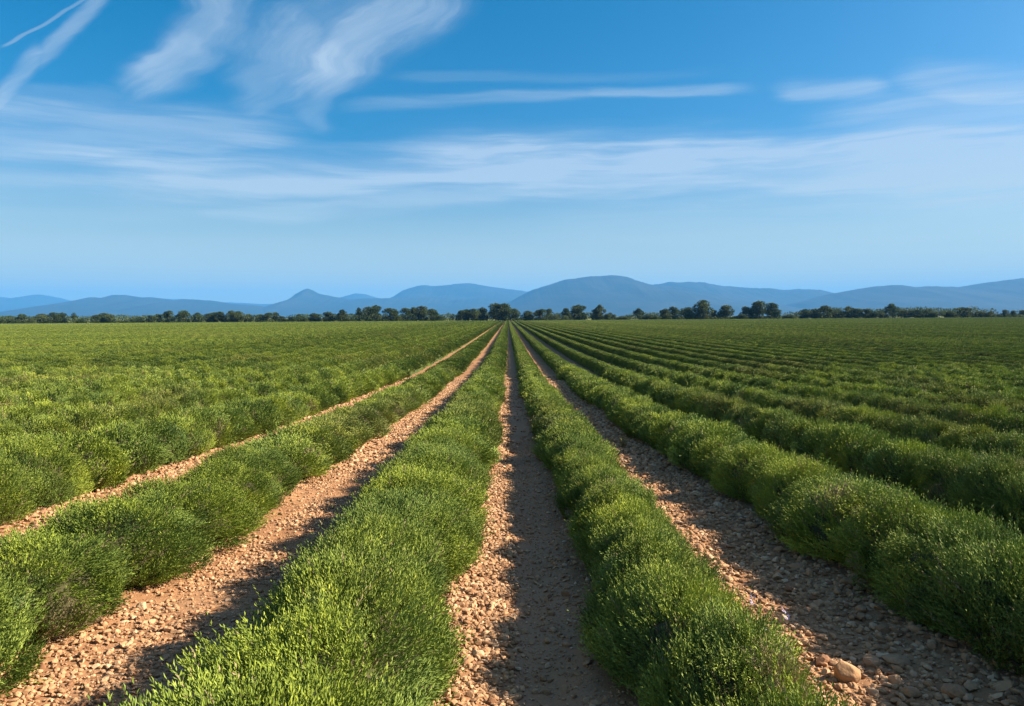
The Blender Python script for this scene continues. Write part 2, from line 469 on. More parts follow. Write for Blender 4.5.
build_range('hills', [(-420, 300), (-200, 290), (-100, 296), (-30, 298), (0, 297), (12, 299), (25, 297), (38, 294), (46, 297), (62, 300), (100, 303), (135, 301), (160, 299), (180, 299), (205, 301), (240, 303), (262, 304),
    (300, 304), (330, 299), (345, 296), (355, 293), (368, 295), (385, 300), (420, 308), (470, 319)], 21000, 5000, 8)
# haze: one closed box of even density round the camera, the field and every hill
def build_haze():
    x0, x1, y0, y1, z0, z1 = -36000, 36000, -9500, 26500, -12, 960
    V = [(x0, y0, z0), (x1, y0, z0), (x1, y1, z0), (x0, y1, z0), (x0, y0, z1), (x1, y0, z1), (x1, y1, z1), (x0, y1, z1)]
    F = np.array([[0, 3, 2, 1], [4, 5, 6, 7], [0, 1, 5, 4], [1, 2, 6, 5], [2, 3, 7, 6], [3, 0, 4, 7]])
    m = bpy.data.materials.new('haze_air'); m.use_nodes = True; m.node_tree.nodes.clear()
    v = m.node_tree.nodes.new('ShaderNodeVolumePrincipled'); o = m.node_tree.nodes.new('ShaderNodeOutputMaterial')
    v.inputs['Color'].default_value = (.095, .39, .90, 1)
    v.inputs['Density'].default_value = 6.0e-5
    v.inputs['Anisotropy'].default_value = 0.0
    m.node_tree.links.new(v.outputs[0], o.inputs['Volume'])
    tag(link('haze', mesh_from('haze', np.array(V, float), [F], [m])), kind='stuff')
build_haze()

# ------------------------------------------------------------------ lavender
def leaves(base, d, l, w, r):
    """diamond leaves: base (N,3), direction (N,3), length, width -> verts (4N,3)"""
    side = unit(np.cross(d, unit(r.normal(size=d.shape))))
    lift = np.cross(side, d) * (l * .12)[:, None]
    m = base + d * (l * .5)[:, None] + lift
    return np.stack([base, m + side * (w / 2)[:, None], base + d * l[:, None], m - side * (w / 2)[:, None]], 1).reshape(-1, 3)

def ellipsoid(rx, ry, h, z0, seed, nu=18, nv=7):
    r = np.random.default_rng(seed)
    th = np.arange(nu) * 2 * np.pi / nu; ph = np.linspace(-.35, np.pi / 2 - .12, nv)
    T, P_ = np.meshgrid(th, ph)
    k = 1 + r.uniform(-.09, .09, T.shape)
    V = np.stack([rx * np.cos(P_) * np.cos(T) * k, ry * np.cos(P_) * np.sin(T) * k, z0 + h * np.sin(P_) * k], -1).reshape(-1, 3)
    V = np.vstack([V, [[0, 0, z0 + h]]])
    i = np.arange(nu)[None] + nu * np.arange(nv - 1)[:, None]; j = (np.arange(nu)[None] + 1) % nu + nu * np.arange(nv - 1)[:, None]
    F = np.stack([i, j, j + nu, i + nu], -1).reshape(-1, 4)
    a = nu * (nv - 1) + np.arange(nu); b_ = nu * (nv - 1) + (np.arange(nu) + 1) % nu
    T3 = np.stack([a, b_, np.full(nu, nu * nv)], -1)
    return V, F, T3

def bush_mesh(name, seed, ns, nl, ll, lw, L, rx=.36, ry=.44, h=.31):
    r = np.random.default_rng(seed)
    z0 = .09
    u = r.normal(size=(ns * 2, 3)); u = unit(u); u = u[u[:, 2] > -.22][:ns]
    ns = len(u)
    K = 52
    tu = unit(r.normal(size=(K, 3)) * [1, 1, .8] + [0, 0, .25]); tr = r.normal(size=K); tl = r.normal(size=(K, 3)) * .28; tt = r.random(K)
    dot = u @ tu.T; idx = dot.argmax(1); dd = np.arccos(np.clip(dot.max(1), -1, 1))
    rad = 1 + .10 * tr[idx] - np.minimum(.75 * dd ** 2, .13) + r.normal(size=ns) * .035
    low = 1 + .10 * np.clip(1 - np.abs(u[:, 2] - .15) / .4, 0, 1)
    p = u * [rx, ry, h] * rad[:, None] * np.stack([low, low, np.ones(ns)], 1) + [0, 0, z0]
    p[:, 2] = np.maximum(p[:, 2], .03)
    d = unit(u * [.85, .75, .55] + [0, 0, .62] + tl[idx] + r.normal(size=(ns, 3)) * .16)
    Ls = L * r.uniform(.6, 1.45, ns) * (1 + .5 * (r.random(ns) < .06))
    st = p - d * (Ls * .55)[:, None]
    # leaves in whorls along each sprig
    t = np.tile(np.linspace(.15, 1.0, nl), (ns, 1)) + r.uniform(-.04, .04, (ns, nl))
    t = t.ravel(); D = np.repeat(d, nl, 0); B = np.repeat(st, nl, 0) + D * (t * np.repeat(Ls, nl))[:, None]
    bend = np.repeat(r.normal(size=(ns, 3)) * .10, nl, 0) * (t ** 2)[:, None] * np.repeat(Ls, nl)[:, None]
    B = B + bend
    perp = unit(np.cross(D, r.normal(size=D.shape)))
    last = (np.arange(len(t)) % nl) == nl - 1
    spread = np.where(last, .12, r.uniform(.35, .75, len(t)))
    ld = unit(D + perp * spread[:, None])
    l = ll * r.uniform(.75, 1.25, len(t)) * (1.15 - .35 * t); w = lw * r.uniform(.8, 1.2, len(t))
    V = leaves(B, ld, l, w, r)
    V[:, 2] = np.maximum(V[:, 2], .005)
    dryt = (r.random(K) < .03)[idx] * .4 + .02
    tint = np.clip(.22 + .45 * tt[idx] + r.normal(size=ns) * .16, 0, 1)
    tint = np.repeat(np.where(r.random(ns) < dryt, 2.0, tint), nl) + r.normal(size=ns * nl) * .07
    F = np.arange(len(V)).reshape(-1, 4)
    cv, cf, ct = ellipsoid(rx * .80, ry * .82, h * .82, z0, seed)  # dark solid core added inside, blocks light and darkens gaps between tufts
    cv[:, 2] = np.maximum(cv[:, 2], -.06)
    n0 = len(V)
    mi = np.concatenate([np.zeros(len(F)), np.ones(len(cf) + len(ct))])
    # faces order: quads then tris, matching material list
    me = mesh_from(name, np.vstack([V, cv]), [F, cf + n0, ct + n0], [LEAF, BLOCK_CORE], mi, tint=np.concatenate([np.repeat(tint, 4), np.full(len(cv), .5)]))
    return me

NEAR = [bush_mesh('lavender_bush_near', 100 + k, 4300, 14, .021, .0052, .118) for k in range(7)]
MIDB = [bush_mesh('lavender_bush_mid', 200 + k, 2400, 8, .034, .0095, .12) for k in range(6)]
FARB = [bush_mesh('lavender_bush_far', 300 + k, 1500, 5, .050, .016, .12) for k in range(6)]

def bloom_mesh(seed, n=7):
    r = np.random.default_rng(seed)
    Vs, tint = [], []
    for k in range(n):
        b = np.array([r.normal() * .05, r.normal() * .05, 0]); d = unit(np.array([r.normal() * .3, r.normal() * .3, 1.0]))
        L = r.uniform(.07, .10)
        m = 26
        t = r.uniform(.45, 1, m); ang = r.uniform(0, 6.28, m)
        B = b + d * (t * L)[:, None] + np.stack([np.cos(ang), np.sin(ang), ang * 0], 1) * .005
        ld = unit(np.stack([np.cos(ang), np.sin(ang), np.full(m, .8)], 1))
        Vs.append(leaves(B, ld, np.full(m, .012), np.full(m, .008), r))
    V = np.vstack(Vs)
    return mesh_from('lavender_flowers', V, [np.arange(len(V)).reshape(-1, 4)], [BLOOM])

def strip_mesh(name, seed, y0, y1, rx=.35, h=.38, lumpy=0):
    """the run of bushes too far off to tell apart, one side of a metre to the next"""
    r = np.random.default_rng(seed)
    segs = [(y0, 60, 1300, .065, .024), (60, 130, 600, .10, .042), (130, 240, 240, .16, .07), (240, y1, 110, .24, .11)]
    step = .66
    cyc = np.arange(0, 900)
    vv = .08 + .09 * lumpy; lk = .35 + .45 * lumpy
    bh = r.uniform(1 - vv, 1 + vv, 900); bw = r.uniform(1 - vv, 1 + vv, 900); bt = r.random(900)
    allV, allT = [], []
    for a, b_, dens, l0, w0 in segs:
        n = int((b_ - a) * dens)
        y = r.uniform(a, b_, n)
        k = np.floor(y / step).astype(int); fr = (y / step - k) - .5
        lump = 1 - lk * fr ** 2
        th = np.arccos(np.clip(r.uniform(-1.0, 1.0, n), -1, 1))      # 0 = +x side, pi = -x side
        px = rx * np.cos(th) * bw[k] * lump * (1 + r.normal(size=n) * .07)
        pz = .08 + h * np.sin(th) * bh[k] * (1 - (lk - .1) * fr ** 2) * (1 + r.normal(size=n) * .05)
        p = np.stack([px, y, pz], 1)
        d = unit(np.stack([np.cos(th) * .8, fr * .9, np.sin(th) * .5 + .6], 1) + r.normal(size=(n, 3)) * .25)
        l = l0 * r.uniform(.7, 1.3, n)
        V = leaves(p - d * (l * .4)[:, None], d, l, w0 * r.uniform(.8, 1.2, n), r)
        V[:, 2] = np.maximum(V[:, 2], .005)
        allV.append(V); allT.append(np.repeat(np.clip(.2 + .4 * bt[k] + r.normal(size=n) * .17, 0, 1), 4))
    V = np.vstack(allV); T = np.concatenate(allT); n0 = len(V)
    V[:, 2] -= drop(V[:, 1])
    # solid body below the sprigs, in the shaded leaf colour
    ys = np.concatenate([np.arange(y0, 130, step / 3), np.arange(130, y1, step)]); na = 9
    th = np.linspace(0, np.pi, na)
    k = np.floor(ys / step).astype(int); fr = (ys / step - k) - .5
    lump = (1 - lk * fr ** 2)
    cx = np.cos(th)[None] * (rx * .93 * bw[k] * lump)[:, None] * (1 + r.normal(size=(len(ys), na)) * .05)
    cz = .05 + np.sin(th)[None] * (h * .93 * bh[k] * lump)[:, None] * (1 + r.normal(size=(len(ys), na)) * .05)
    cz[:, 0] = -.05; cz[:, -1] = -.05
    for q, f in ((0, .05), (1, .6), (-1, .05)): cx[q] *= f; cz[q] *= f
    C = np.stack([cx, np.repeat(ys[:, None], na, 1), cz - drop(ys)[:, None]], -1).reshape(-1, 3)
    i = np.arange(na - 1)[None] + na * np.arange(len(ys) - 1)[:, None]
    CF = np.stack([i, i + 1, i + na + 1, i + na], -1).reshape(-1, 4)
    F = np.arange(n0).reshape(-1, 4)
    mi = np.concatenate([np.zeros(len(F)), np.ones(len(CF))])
    return mesh_from(name, np.vstack([V, C]), [F, CF + n0], [FARLEAF, SHADE_CORE], mi, tint=np.concatenate([T, np.full(len(C), .35)]))
SHADE_CORE = foliage_mat('lavender_shaded_core', (.030, .050, .018), (.050, .075, .016), (.065, .095, .014), (.060, .062, .018), .0)  # leaf greens darkened to look like leaves in shade

Y_SPLIT, Y_END = 30.0, 446.0
STRIPS = [strip_mesh('distant_bushes', 400 + k, Y_SPLIT, Y_END) for k in range(3)]
STRIPS_L = [strip_mesh('distant_bushes', 410 + k, Y_SPLIT, Y_END, lumpy=1) for k in range(3)]

ORD = ['first', 'second', 'third', 'fourth', 'fifth', 'sixth', 'seventh', 'eighth', 'ninth', 'tenth', 'eleventh', 'twelfth',
       'thirteenth', 'fourteenth', 'fifteenth', 'sixteenth', 'seventeenth', 'eighteenth', 'nineteenth', 'twentieth', 'twenty-first', 'twenty-second']
def lav_row(X, i, side, label, sx=1.0, sz=1.0, space=.55, gap=1.14):
    r = random.Random(int(abs(X) * 1000) + (side == 'r'))
    Ys = max(1.75 if i < 1 else 2.0, abs(X) / .69 * .72 - 1.2)
    root = empty('lavender_row', (X, Ys, float(gz(X, Ys))))
    tag(root, label, 'lavender row', 'lavender rows running to the horizon')
    y = Ys + r.uniform(0, .3); pool = list(range(7)); last = -1
    first = []
    while y < Y_SPLIT + .2:
        dist = math.hypot(X, y)
        lib = NEAR if dist < 8.5 else (MIDB if dist < 18 else FARB)
        k = r.randrange(len(lib))
        if k == last: k = (k + 1) % len(lib)
        last = k
        o = link('bush', lib[k], root)
        jx = r.gauss(0, .025)
        near = min(max((y - 2.5) / 8.0, 0), 1)            # the two middle rows are thinner close to the camera
        nx = 1.0
        if i == 1 and X < 0: jx += .13 * (1 - near)
        if i == 0: jx += (-.07 + .13 * near) if X > 0 else -.08 * near; nx = (.64 + .24 * near) if X > 0 else (.84 + .24 * near)
        wob = vnoise(y * .22 + X * 3.1, X, 5) - .5; big = vnoise(y * .45 + X * 1.7, X + 4, 9) - .5
        jx += float(wob) * .10; weak = .78 if (i > 1 and r.random() < .05) else 1.0
        o.location = (jx, y - Ys, float(gsurf(X + jx, y)) - root.location.z - .01)
        s = r.uniform(.92, 1.1) * (1 + float(big) * .16) * weak
        o.scale = (s * sx * nx * r.uniform(.94, 1.06) * r.choice((-1, 1)), s * gap * r.uniform(.94, 1.05) * r.choice((-1, 1)), sz * r.uniform(.92, 1.10))
        o.rotation_euler = (0, 0, r.uniform(-.3, .3))
        first.append(o)
        y += space * r.uniform(.88, 1.14)
    st = link('distant_bushes', (STRIPS if side == 'r' else STRIPS_L)[r.randrange(3)], root)
    fz = 1.0 if side == 'r' else min(sz, 1.15)
    st.location = (.06 if (i == 0 and X > 0) else 0, -Ys + (y - Y_SPLIT) - .75, -root.location.z + (fz - 1) * 1.05)
    st.rotation_euler = (TILT * X, 0, 0)
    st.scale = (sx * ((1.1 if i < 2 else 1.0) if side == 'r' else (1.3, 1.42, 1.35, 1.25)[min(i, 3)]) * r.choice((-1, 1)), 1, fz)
    tag(st, kind='stuff')
    return root, first

LAB_R = ['lush lavender row along the right edge of the central dirt lane, lime green on top',
         'lavender row on the far side of the cobbly shaded lane, lime topped in front',
         'third lavender row right of the central lane, olive patches along its crest']
LAB_L = ['broad lavender row along the left edge of the central dirt lane',
         'lavender row of big rounded separate bushes, second left of the central lane',
         'third lavender row left of the central lane, behind the row of rounded bushes']
RR = []
for i, X in enumerate(ROWS_R):
    lab = LAB_R[i] if i < 3 else f'{ORD[i]} lavender row to the right of the central dirt lane, shaded on its near side'
    RR.append(lav_row(X, i, 'r', lab, sx=[1.10, 1.08, .90][min(i, 2)], sz=[.92, 1.04, 1.06][min(i, 2)]))
for i, X in enumerate(ROWS_L):
    lab = LAB_L[i] if i < 3 else f'{ORD[i]} lavender row to the left of the central dirt lane, sunlit on its near side'
    if i == 1: RR.append(lav_row(X, i, 'l', lab, sx=1.36, sz=.96, space=.90, gap=1.08))
    else: RR.append(lav_row(X, i, 'l', lab, sx=[1.16, 1, 1.25, 1.1][min(i, 3)], sz=[1.05, 1, 1.16, 1.18][min(i, 3)], space=.55 if i < 2 else .84, gap=1.1 if i < 2 else 1.0))

# a few purple flowers still open on the row to the right of the lane
def put_flowers(root, bs, spots, seed):
    for k, (tx, ty, tz) in enumerate(spots):
        b = min(bs, key=lambda o: abs(o.location.y + root.location.y - ty))
        f = link('flower', bloom_mesh(seed + k, 1), b)
        loc = Vector((tx - root.location.x, ty - root.location.y, tz)) - b.location
        f.location = Matrix.LocRotScale(None, b.rotation_euler, b.scale).inverted() @ loc
        f['label'] = 'small purple lavender flower spike'
rf = random.Random(4)
put_flowers(*RR[0], [(1.00 + rf.uniform(-.06, .04), 2.80 + rf.uniform(-.22, .25), .25 + rf.uniform(-.05, .03)) for k in range(7)], 50)

# the hundreds of rows further out, read as one field: instances on points, one object
def build_field():
    s1 = strip_mesh('field_strip', 450, 22.0, Y_END); 
    xs = [ROWS_R[-1] + 1.66 * (k + 1) for k in range(178)] + [ROWS_L[-1] - 1.78 * (k + 1) for k in range(170)]
    pts = np.array([(x, 0, (0 if x > 0 else .15) * 1.05) for x in xs])
    me = bpy.data.meshes.new('lavender_field'); me.from_pydata(pts.tolist(), [], [])
    r = np.random.default_rng(5)
    rot = me.attributes.new('rx', 'FLOAT_VECTOR', 'POINT'); sc = me.attributes.new('sc', 'FLOAT_VECTOR', 'POINT')
    rv = np.stack([TILT * np.clip(pts[:, 0], -700, 700), 0 * pts[:, 0], 0 * pts[:, 0]], 1)
    sv = np.stack([np.where(r.random(len(xs)) < .5, 1, -1) * r.uniform(.95, 1.08, len(xs)) * np.where(pts[:, 0] > 0, .92, 1.15), np.ones(len(xs)), np.where(pts[:, 0] > 0, 1.0, 1.15)], 1)
    rot.data.foreach_set('vector', rv.astype(np.float32).ravel()); sc.data.foreach_set('vector', sv.astype(np.float32).ravel())
    o = link('lavender_field', me)
    tag(o, kind='stuff')
    src = link('field_strip_source', s1, None); src.hide_render = True; src.hide_viewport = False
    ng = bpy.data.node_groups.new('rows', 'GeometryNodeTree')
    ng.interface.new_socket('Geometry', in_out='INPUT', socket_type='NodeSocketGeometry'); ng.interface.new_socket('Geometry', in_out='OUTPUT', socket_type='NodeSocketGeometry')
    a = ng.nodes.new('NodeGroupInput'); z = ng.nodes.new('NodeGroupOutput')
    ip = ng.nodes.new('GeometryNodeInstanceOnPoints'); oi = ng.nodes.new('GeometryNodeObjectInfo')
    oi.inputs['Object'].default_value = src; oi.transform_space = 'ORIGINAL'
    for nm, sock in (('rx', 'Rotation'), ('sc', 'Scale')):
        na = ng.nodes.new('GeometryNodeInputNamedAttribute'); na.data_type = 'FLOAT_VECTOR'; na.inputs['Name'].default_value = nm
        ng.links.new(na.outputs['Attribute'], ip.inputs[sock])
    ng.links.new(a.outputs[0], ip.inputs['Points']); ng.links.new(oi.outputs['Geometry'], ip.inputs['Instance']); ng.links.new(ip.outputs[0], z.inputs[0])
    md = o.modifiers.new('rows', 'NODES'); md.node_group = ng
build_field()

# ------------------------------------------------------------------ stones
def ico(sub):
    import bmesh
    bm = bmesh.new(); bmesh.ops.create_icosphere(bm, subdivisions=sub, radius=1)
    V = np.array([v.co[:] for v in bm.verts]); F = np.array([[v.index for v in f.verts] for f in bm.faces]); bm.free()
    return V, F
ICO1, ICO2, ICO4 = ico(1), ico(2), ico(4)
def pebble_batch(x, y, size, base, seed, sink=.25):
    r = np.random.default_rng(seed)
    bv, bf = base; n = len(x); m = len(bv)
    # jagged: each stone's vertices pulled in towards random cutting planes
    V = np.repeat(bv[None], n, 0) * (1 + r.normal(size=(n, m, 1)) * .10)
    for c in range(3):
        pn = unit(r.normal(size=(n, 1, 3))); cut = r.uniform(.45, .85, (n, 1))
        dp = (V * pn).sum(-1); ex = np.maximum(dp - cut, 0)
        V = V - pn * ex[..., None]
    sc = np.stack([r.uniform(.75, 1.35, n), r.uniform(.6, 1.0, n), r.uniform(.35, .75, n)], 1)[:, None] * size[:, None, None] * .5
    V = V * sc
    a = r.uniform(0, 6.28, n); ca, sa = np.cos(a)[:, None], np.sin(a)[:, None]
    tl = r.normal(size=n) * .6; ct, st = np.cos(tl)[:, None], np.sin(tl)[:, None]
    Y1 = V[..., 1] * ct - V[..., 2] * st; Z1 = V[..., 1] * st + V[..., 2] * ct
    X2 = V[..., 0] * ca - Y1 * sa; Y2 = V[..., 0] * sa + Y1 * ca
    gzv = gsurf(x, y)
    P = np.stack([X2 + x[:, None], Y2 + y[:, None], Z1 + (gzv + size * sink * .75)[:, None]], -1)
    F = bf[None] + (np.arange(n) * m)[:, None, None]
    tint = np.repeat(np.clip(r.normal(.5, .25, n), 0, 1), m)
    return P.reshape(-1, 3), F.reshape(-1, 3), tint
def build_gravel():
    r = np.random.default_rng(77)
    lanes = []
    rows = sorted(ROWS_R[:8] + ROWS_L[:7])
    for a, b_ in zip(rows[:-1], rows[1:]): lanes.append((a, b_))
    out = []
    def lane(a, b_, y0, y1, dens, smin, smax, pw, base, seed, bias=None, xr=None):
        x0, x1 = (a + .30, b_ - .30) if xr is None else xr
        n = int((x1 - x0) * (y1 - y0) * dens)
        x = r.uniform(x0, x1, n); y = r.uniform(y0, y1, n)
        keep = np.abs(x) / np.maximum(y, .1) < .86
        if bias is not None: keep &= r.random(n) < bias(x, y)
        x, y = x[keep], y[keep]
        s = smin + (smax - smin) * r.random(len(x)) ** pw
        out.append(pebble_batch(x, y, s, base, seed))
    seed = 1
    for a, b_ in lanes:
        c = (a + b_) / 2
        y0 = max(2.0, abs(c) / .69 * .8 - 1.5)
        if y0 > 26: continue
        if abs(c) < .5:     # middle lane: stony on the sunny side, dusty wheel track on the other
            f = lambda x, y: np.where(x < .02 + .05 * vnoise(y * 2, y * 0 + 3), 1.0, .09)
            g2 = lambda x, y: np.where(x < .03, 1.0, .05)
            lane(a, b_, 2, 9, 3000, .010, .045, 2.2, ICO2, seed, f); lane(a, b_, 2, 12, 2200, .005, .022, 3.0, ICO1, seed + 3); lane(a, b_, 9, 30, 900, .02, .075, 1.6, ICO1, seed + 1, g2)
        elif c > 0 and c < 2:   # cobbly lane
            lane(a, b_, y0, 9, 1300, .012, .045, 2.0, ICO2, seed); lane(a, b_, y0, 9, 90, .04, .085, 2.8, ICO2, seed + 2)
            lane(a, b_, 9, 30, 550, .03, .10, 1.5, ICO1, seed + 1)
        elif c < 0 and c > -2:
            f = lambda x, y: .25 + .75 * (fbm(x * 1.5, y * 1.5, 2, 8) > .47)
            lane(a, b_, y0, 9, 2500, .009, .038, 2.4, ICO2, seed, f); lane(a, b_, 9, 30, 800, .02, .075, 1.6, ICO1, seed + 1)
        else:
            if y0 < 12: lane(a, b_, y0, 14, 600, .02, .08, 1.6, ICO1, seed)
            lane(a, b_, max(y0, 14), 30, 300, .03, .10, 1.4, ICO1, seed + 1)
        seed += 5
    V, F, T, o = [], [], [], 0
    for v, f, t in out:
        V.append(v); F.append(f + o); T.append(t); o += len(v)
    me = mesh_from('gravel', np.vstack(V), [np.vstack(F)], [STONE], tint=np.concatenate(T))
    tag(link('gravel', me), kind='stuff')
build_gravel()

def at(px, py, dz=0.0):
    """where the ground under a photo pixel is"""
    d = pix_dir(px, py); y = 3.0
    for k in range(40):
        h = EYE - (-float(drop(y))) ; y = h / (-d.z / d.y)
    return d.x / d.y * y, y
def stone(px, py, wpx, mat, label, seed, flat=.7, sink=.2, rot=0.0):
    x, y = at(px, py); s = wpx / FPX * y
    r = np.random.default_rng(seed)
    V, F = ICO4; V = V.copy()
    V *= (1 + (r.normal(size=(1, 1))) * 0)
    for c in range(7):
        pn = unit(r.normal(size=3)); cut = r.uniform(.62, .9)
        ex = np.maximum(V @ pn - cut, 0); V = V - pn * ex[:, None] * .85
    dsp = fbm(V[:, 0] * 1.7 + V[:, 2] * 2.1 + 9, V[:, 1] * 1.9 - V[:, 2] + 7, 4, seed) - .5
    V = V * (1 + dsp[:, None] * .35)
    V = V * [s * .52, s * .40, s * .5 * flat]
    ca, sa = math.cos(rot), math.sin(rot)
    V = np.stack([V[:, 0] * ca - V[:, 1] * sa, V[:, 0] * sa + V[:, 1] * ca, V[:, 2]], 1)
    o = link('stone', mesh_from('stone', V, [F], [mat], smooth=True))
    o.location = (x, y, float(gsurf(x, y)) + s * .5 * flat * (1 - 2 * sink))
    tag(o, label, 'stone', 'larger stones lying in the lanes')
stone(846, 684, 27, ST_TAN, 'round tan stone standing proud near the bottom of the right-hand lane', 1, .95, .06)
stone(955, 697, 26, ST_GREY, 'grey brown stone at the bottom right corner of the cobbly lane', 2, .6, .2)
stone(896, 664, 30, ST_GREY, 'broad flat stone right of the round tan stone', 3, .38, .25)
stone(910, 695, 20, ST_GREY, 'half buried stone between the round tan stone and the bottom right corner', 5, .6, .25)
stone(784, 624, 12, ST_PALE, 'small pale upright stone beside the left edge of the cobbly lane', 6, .9, .1)
stone(695, 497, 11, ST_PALE, 'pale flat stone farthest up the shaded cobbly lane', 7, .5, .1)
stone(142, 612, 11, ST_PALE, 'whitish stone at the foot of the rounded bushes in the left lane', 8, .8, .1)
stone(201, 562, 9, ST_PALE, 'small pale stone farther up the left lane by the rounded bushes', 9, .7, .1)
stone(478, 660, 13, ST_PALE, 'pale angular stone in the sunlit stony half of the central lane', 10, .6, .15)
stone(578, 678, 11, ST_GREY, 'half sunk stone in the shaded dusty half of the central lane', 11, .5, .25)
stone(848, 588, 15, ST_GREY, 'dull brown stone in the middle of the shaded cobbly lane', 12, .6, .15)

# a dry weed standing in the lane to the right
def weed(px, py, hpx, label, seed):
    x, y = at(px, py); h = hpx / FPX * y; r = np.random.default_rng(seed)
    n = 90; d = unit(np.stack([r.normal(size=n) * .3, r.normal(size=n) * .3, np.ones(n)], 1)); b = np.stack([r.normal(size=n) * .02, r.normal(size=n) * .02, r.uniform(0, h * .5, n)], 1)
    V = leaves(b, d, r.uniform(.3, .6, n) * h, np.full(n, .010), r)
    o = link('weed', mesh_from('weed', V, [np.arange(len(V)).reshape(-1, 4)], [DRY])); o.location = (x, y, float(gsurf(x, y)))
    tag(o, label, 'weed')
weed(623, 449, 15, 'small upright dry weed growing in the lane right of the lush row', 5)

# ------------------------------------------------------------------ tree line
TREELEAF = foliage_mat('tree_leaf', (.030, .055, .022), (.045, .080, .028), (.070, .100, .034), (.062, .072, .030), .2, .12)
def crown_mesh(kind, seed):
    """crown of a tree one metre tall: overlapping clumps of leaf-sized faces"""
    r = np.random.default_rng(seed)
    blobs = []
    if kind == 'round':
        for k in range(16):
            a = r.uniform(0, 6.28); q = r.uniform(0, .27); z = r.uniform(.17, .84)
            q = .30 * math.sqrt(r.random()) * math.sqrt(max(.04, 1 - ((z - .47) / .44) ** 2))
            blobs.append((q * math.cos(a), q * math.sin(a), z, r.uniform(.12, .2)))
        blobs += [(r.uniform(-.05, .05), r.uniform(-.05, .05), .88, .10), (r.uniform(-.1, .1), 0, .80, .13)]
    elif kind == 'pointed':
        for k in range(15):
            z = .16 + .74 * k / 14; q = .23 * (1 - z) ** .8; a = r.uniform(0, 6.28)
            blobs.append((q * .7 * math.cos(a), q * .7 * math.sin(a), z, .05 + .16 * (1 - z)))
    elif kind == 'broad':
        for k in range(16):
            a = r.uniform(0, 6.28); q = .5 * math.sqrt(r.random()); z = r.uniform(.3, .85) - q * .25
            blobs.append((q * math.cos(a), q * math.sin(a), z, r.uniform(.13, .21)))
    elif kind == 'low':
        for k in range(14):
            a = r.uniform(0, 6.28); q = .7 * math.sqrt(r.random()); z = r.uniform(.2, .75) * (1 - q * .4)
            blobs.append((q * math.cos(a), q * math.sin(a), z, r.uniform(.2, .28)))
    elif kind == 'umbrella':
        for k in range(15):
            a = r.uniform(0, 6.28); z = r.uniform(.50, .86); q = .34 * math.sqrt(r.random()) * (1 if z < .72 else .62)
            blobs.append((q * math.cos(a), q * math.sin(a), z, r.uniform(.10, .15)))
        blobs += [(.0, 0, .92, .08), (.12, 0, .40, .13), (-.14, .1, .36, .12), (.05, -.1, .24, .14), (-.08, 0, .18, .14)]
    else:   # sparse
        for k in range(9):
            a = r.uniform(0, 6.28); q = r.uniform(0, .26); z = r.uniform(.35, .88)
            blobs.append((q * math.cos(a), q * math.sin(a), z, r.uniform(.07, .13)))
    Vs, Ts = [], []
    for (x, y, z, s) in blobs:
        n = int(210 * (s / .15) ** 2 * (.75 if kind == 'sparse' else 1)) + 20
        u = unit(r.normal(size=(n, 3))); rad = s * r.uniform(.35, 1.12, n) ** .6
        p = np.array([x, y, z]) + u * rad[:, None] * [1, 1, .85]
        d = unit(u + r.normal(size=(n, 3)) * .8)
        l = r.uniform(.035, .065, n)
        Vs.append(leaves(p, d, l, l * .75, r)); Ts.append(np.repeat(np.clip(r.uniform(.2, .7) + r.normal(size=n) * .12, 0, 1), 4))
    V = np.vstack(Vs); V[:, 2] = np.maximum(V[:, 2], .01)
    V[:, 2] *= 1 / V[:, 2].max()
    return mesh_from('crown_' + kind, V, [np.arange(len(V)).reshape(-1, 4)], [TREELEAF], tint=np.concatenate(Ts)), blobs
def trunk_mesh(blobs, seed, kind):
    r = np.random.default_rng(seed)
    V, F = [], []
    def tube(pts, rad, n=7):
        o = len(V)
        for p, q in zip(pts, rad):
            for k in range(n):
                a = k * 2 * math.pi / n; V.append((p[0] + q * math.cos(a), p[1] + q * math.sin(a), p[2]))
        for j in range(len(pts) - 1):
            for k in range(n): F.append((o + j * n + k, o + j * n + (k + 1) % n, o + (j + 1) * n + (k + 1) % n, o + (j + 1) * n + k))
    top = .8 if kind in ('pointed', 'umbrella') else .55
    tube([(0, 0, -.02), (.01, 0, top * .35), (-.01, .01, top * .7), (0, 0, top)], [.032, .024, .018, .010])
    for (x, y, z, s) in blobs[:7]:
        z0 = min(z * .6, top * .8)
        tube([(0, 0, z0), (x * .5, y * .5, (z0 + z) / 2 - .01), (x, y, z)], [.014, .010, .005], 5)
    return mesh_from('trunk_' + kind, np.array(V), [np.array(F)], [BARK], smooth=True)
KINDS = {}
for kd, nvar in (('round', 4), ('pointed', 2), ('broad', 3), ('low', 3), ('umbrella', 1), ('sparse', 2)):
    KINDS[kd] = []
    for v in range(nvar):
        cm, bl = crown_mesh(kd, 500 + 10 * v + len(kd)); KINDS[kd].append((cm, trunk_mesh(bl, v, kd)))
HALF = {'round': .40, 'pointed': .24, 'broad': .62, 'low': .88, 'umbrella': .44, 'sparse': .34}

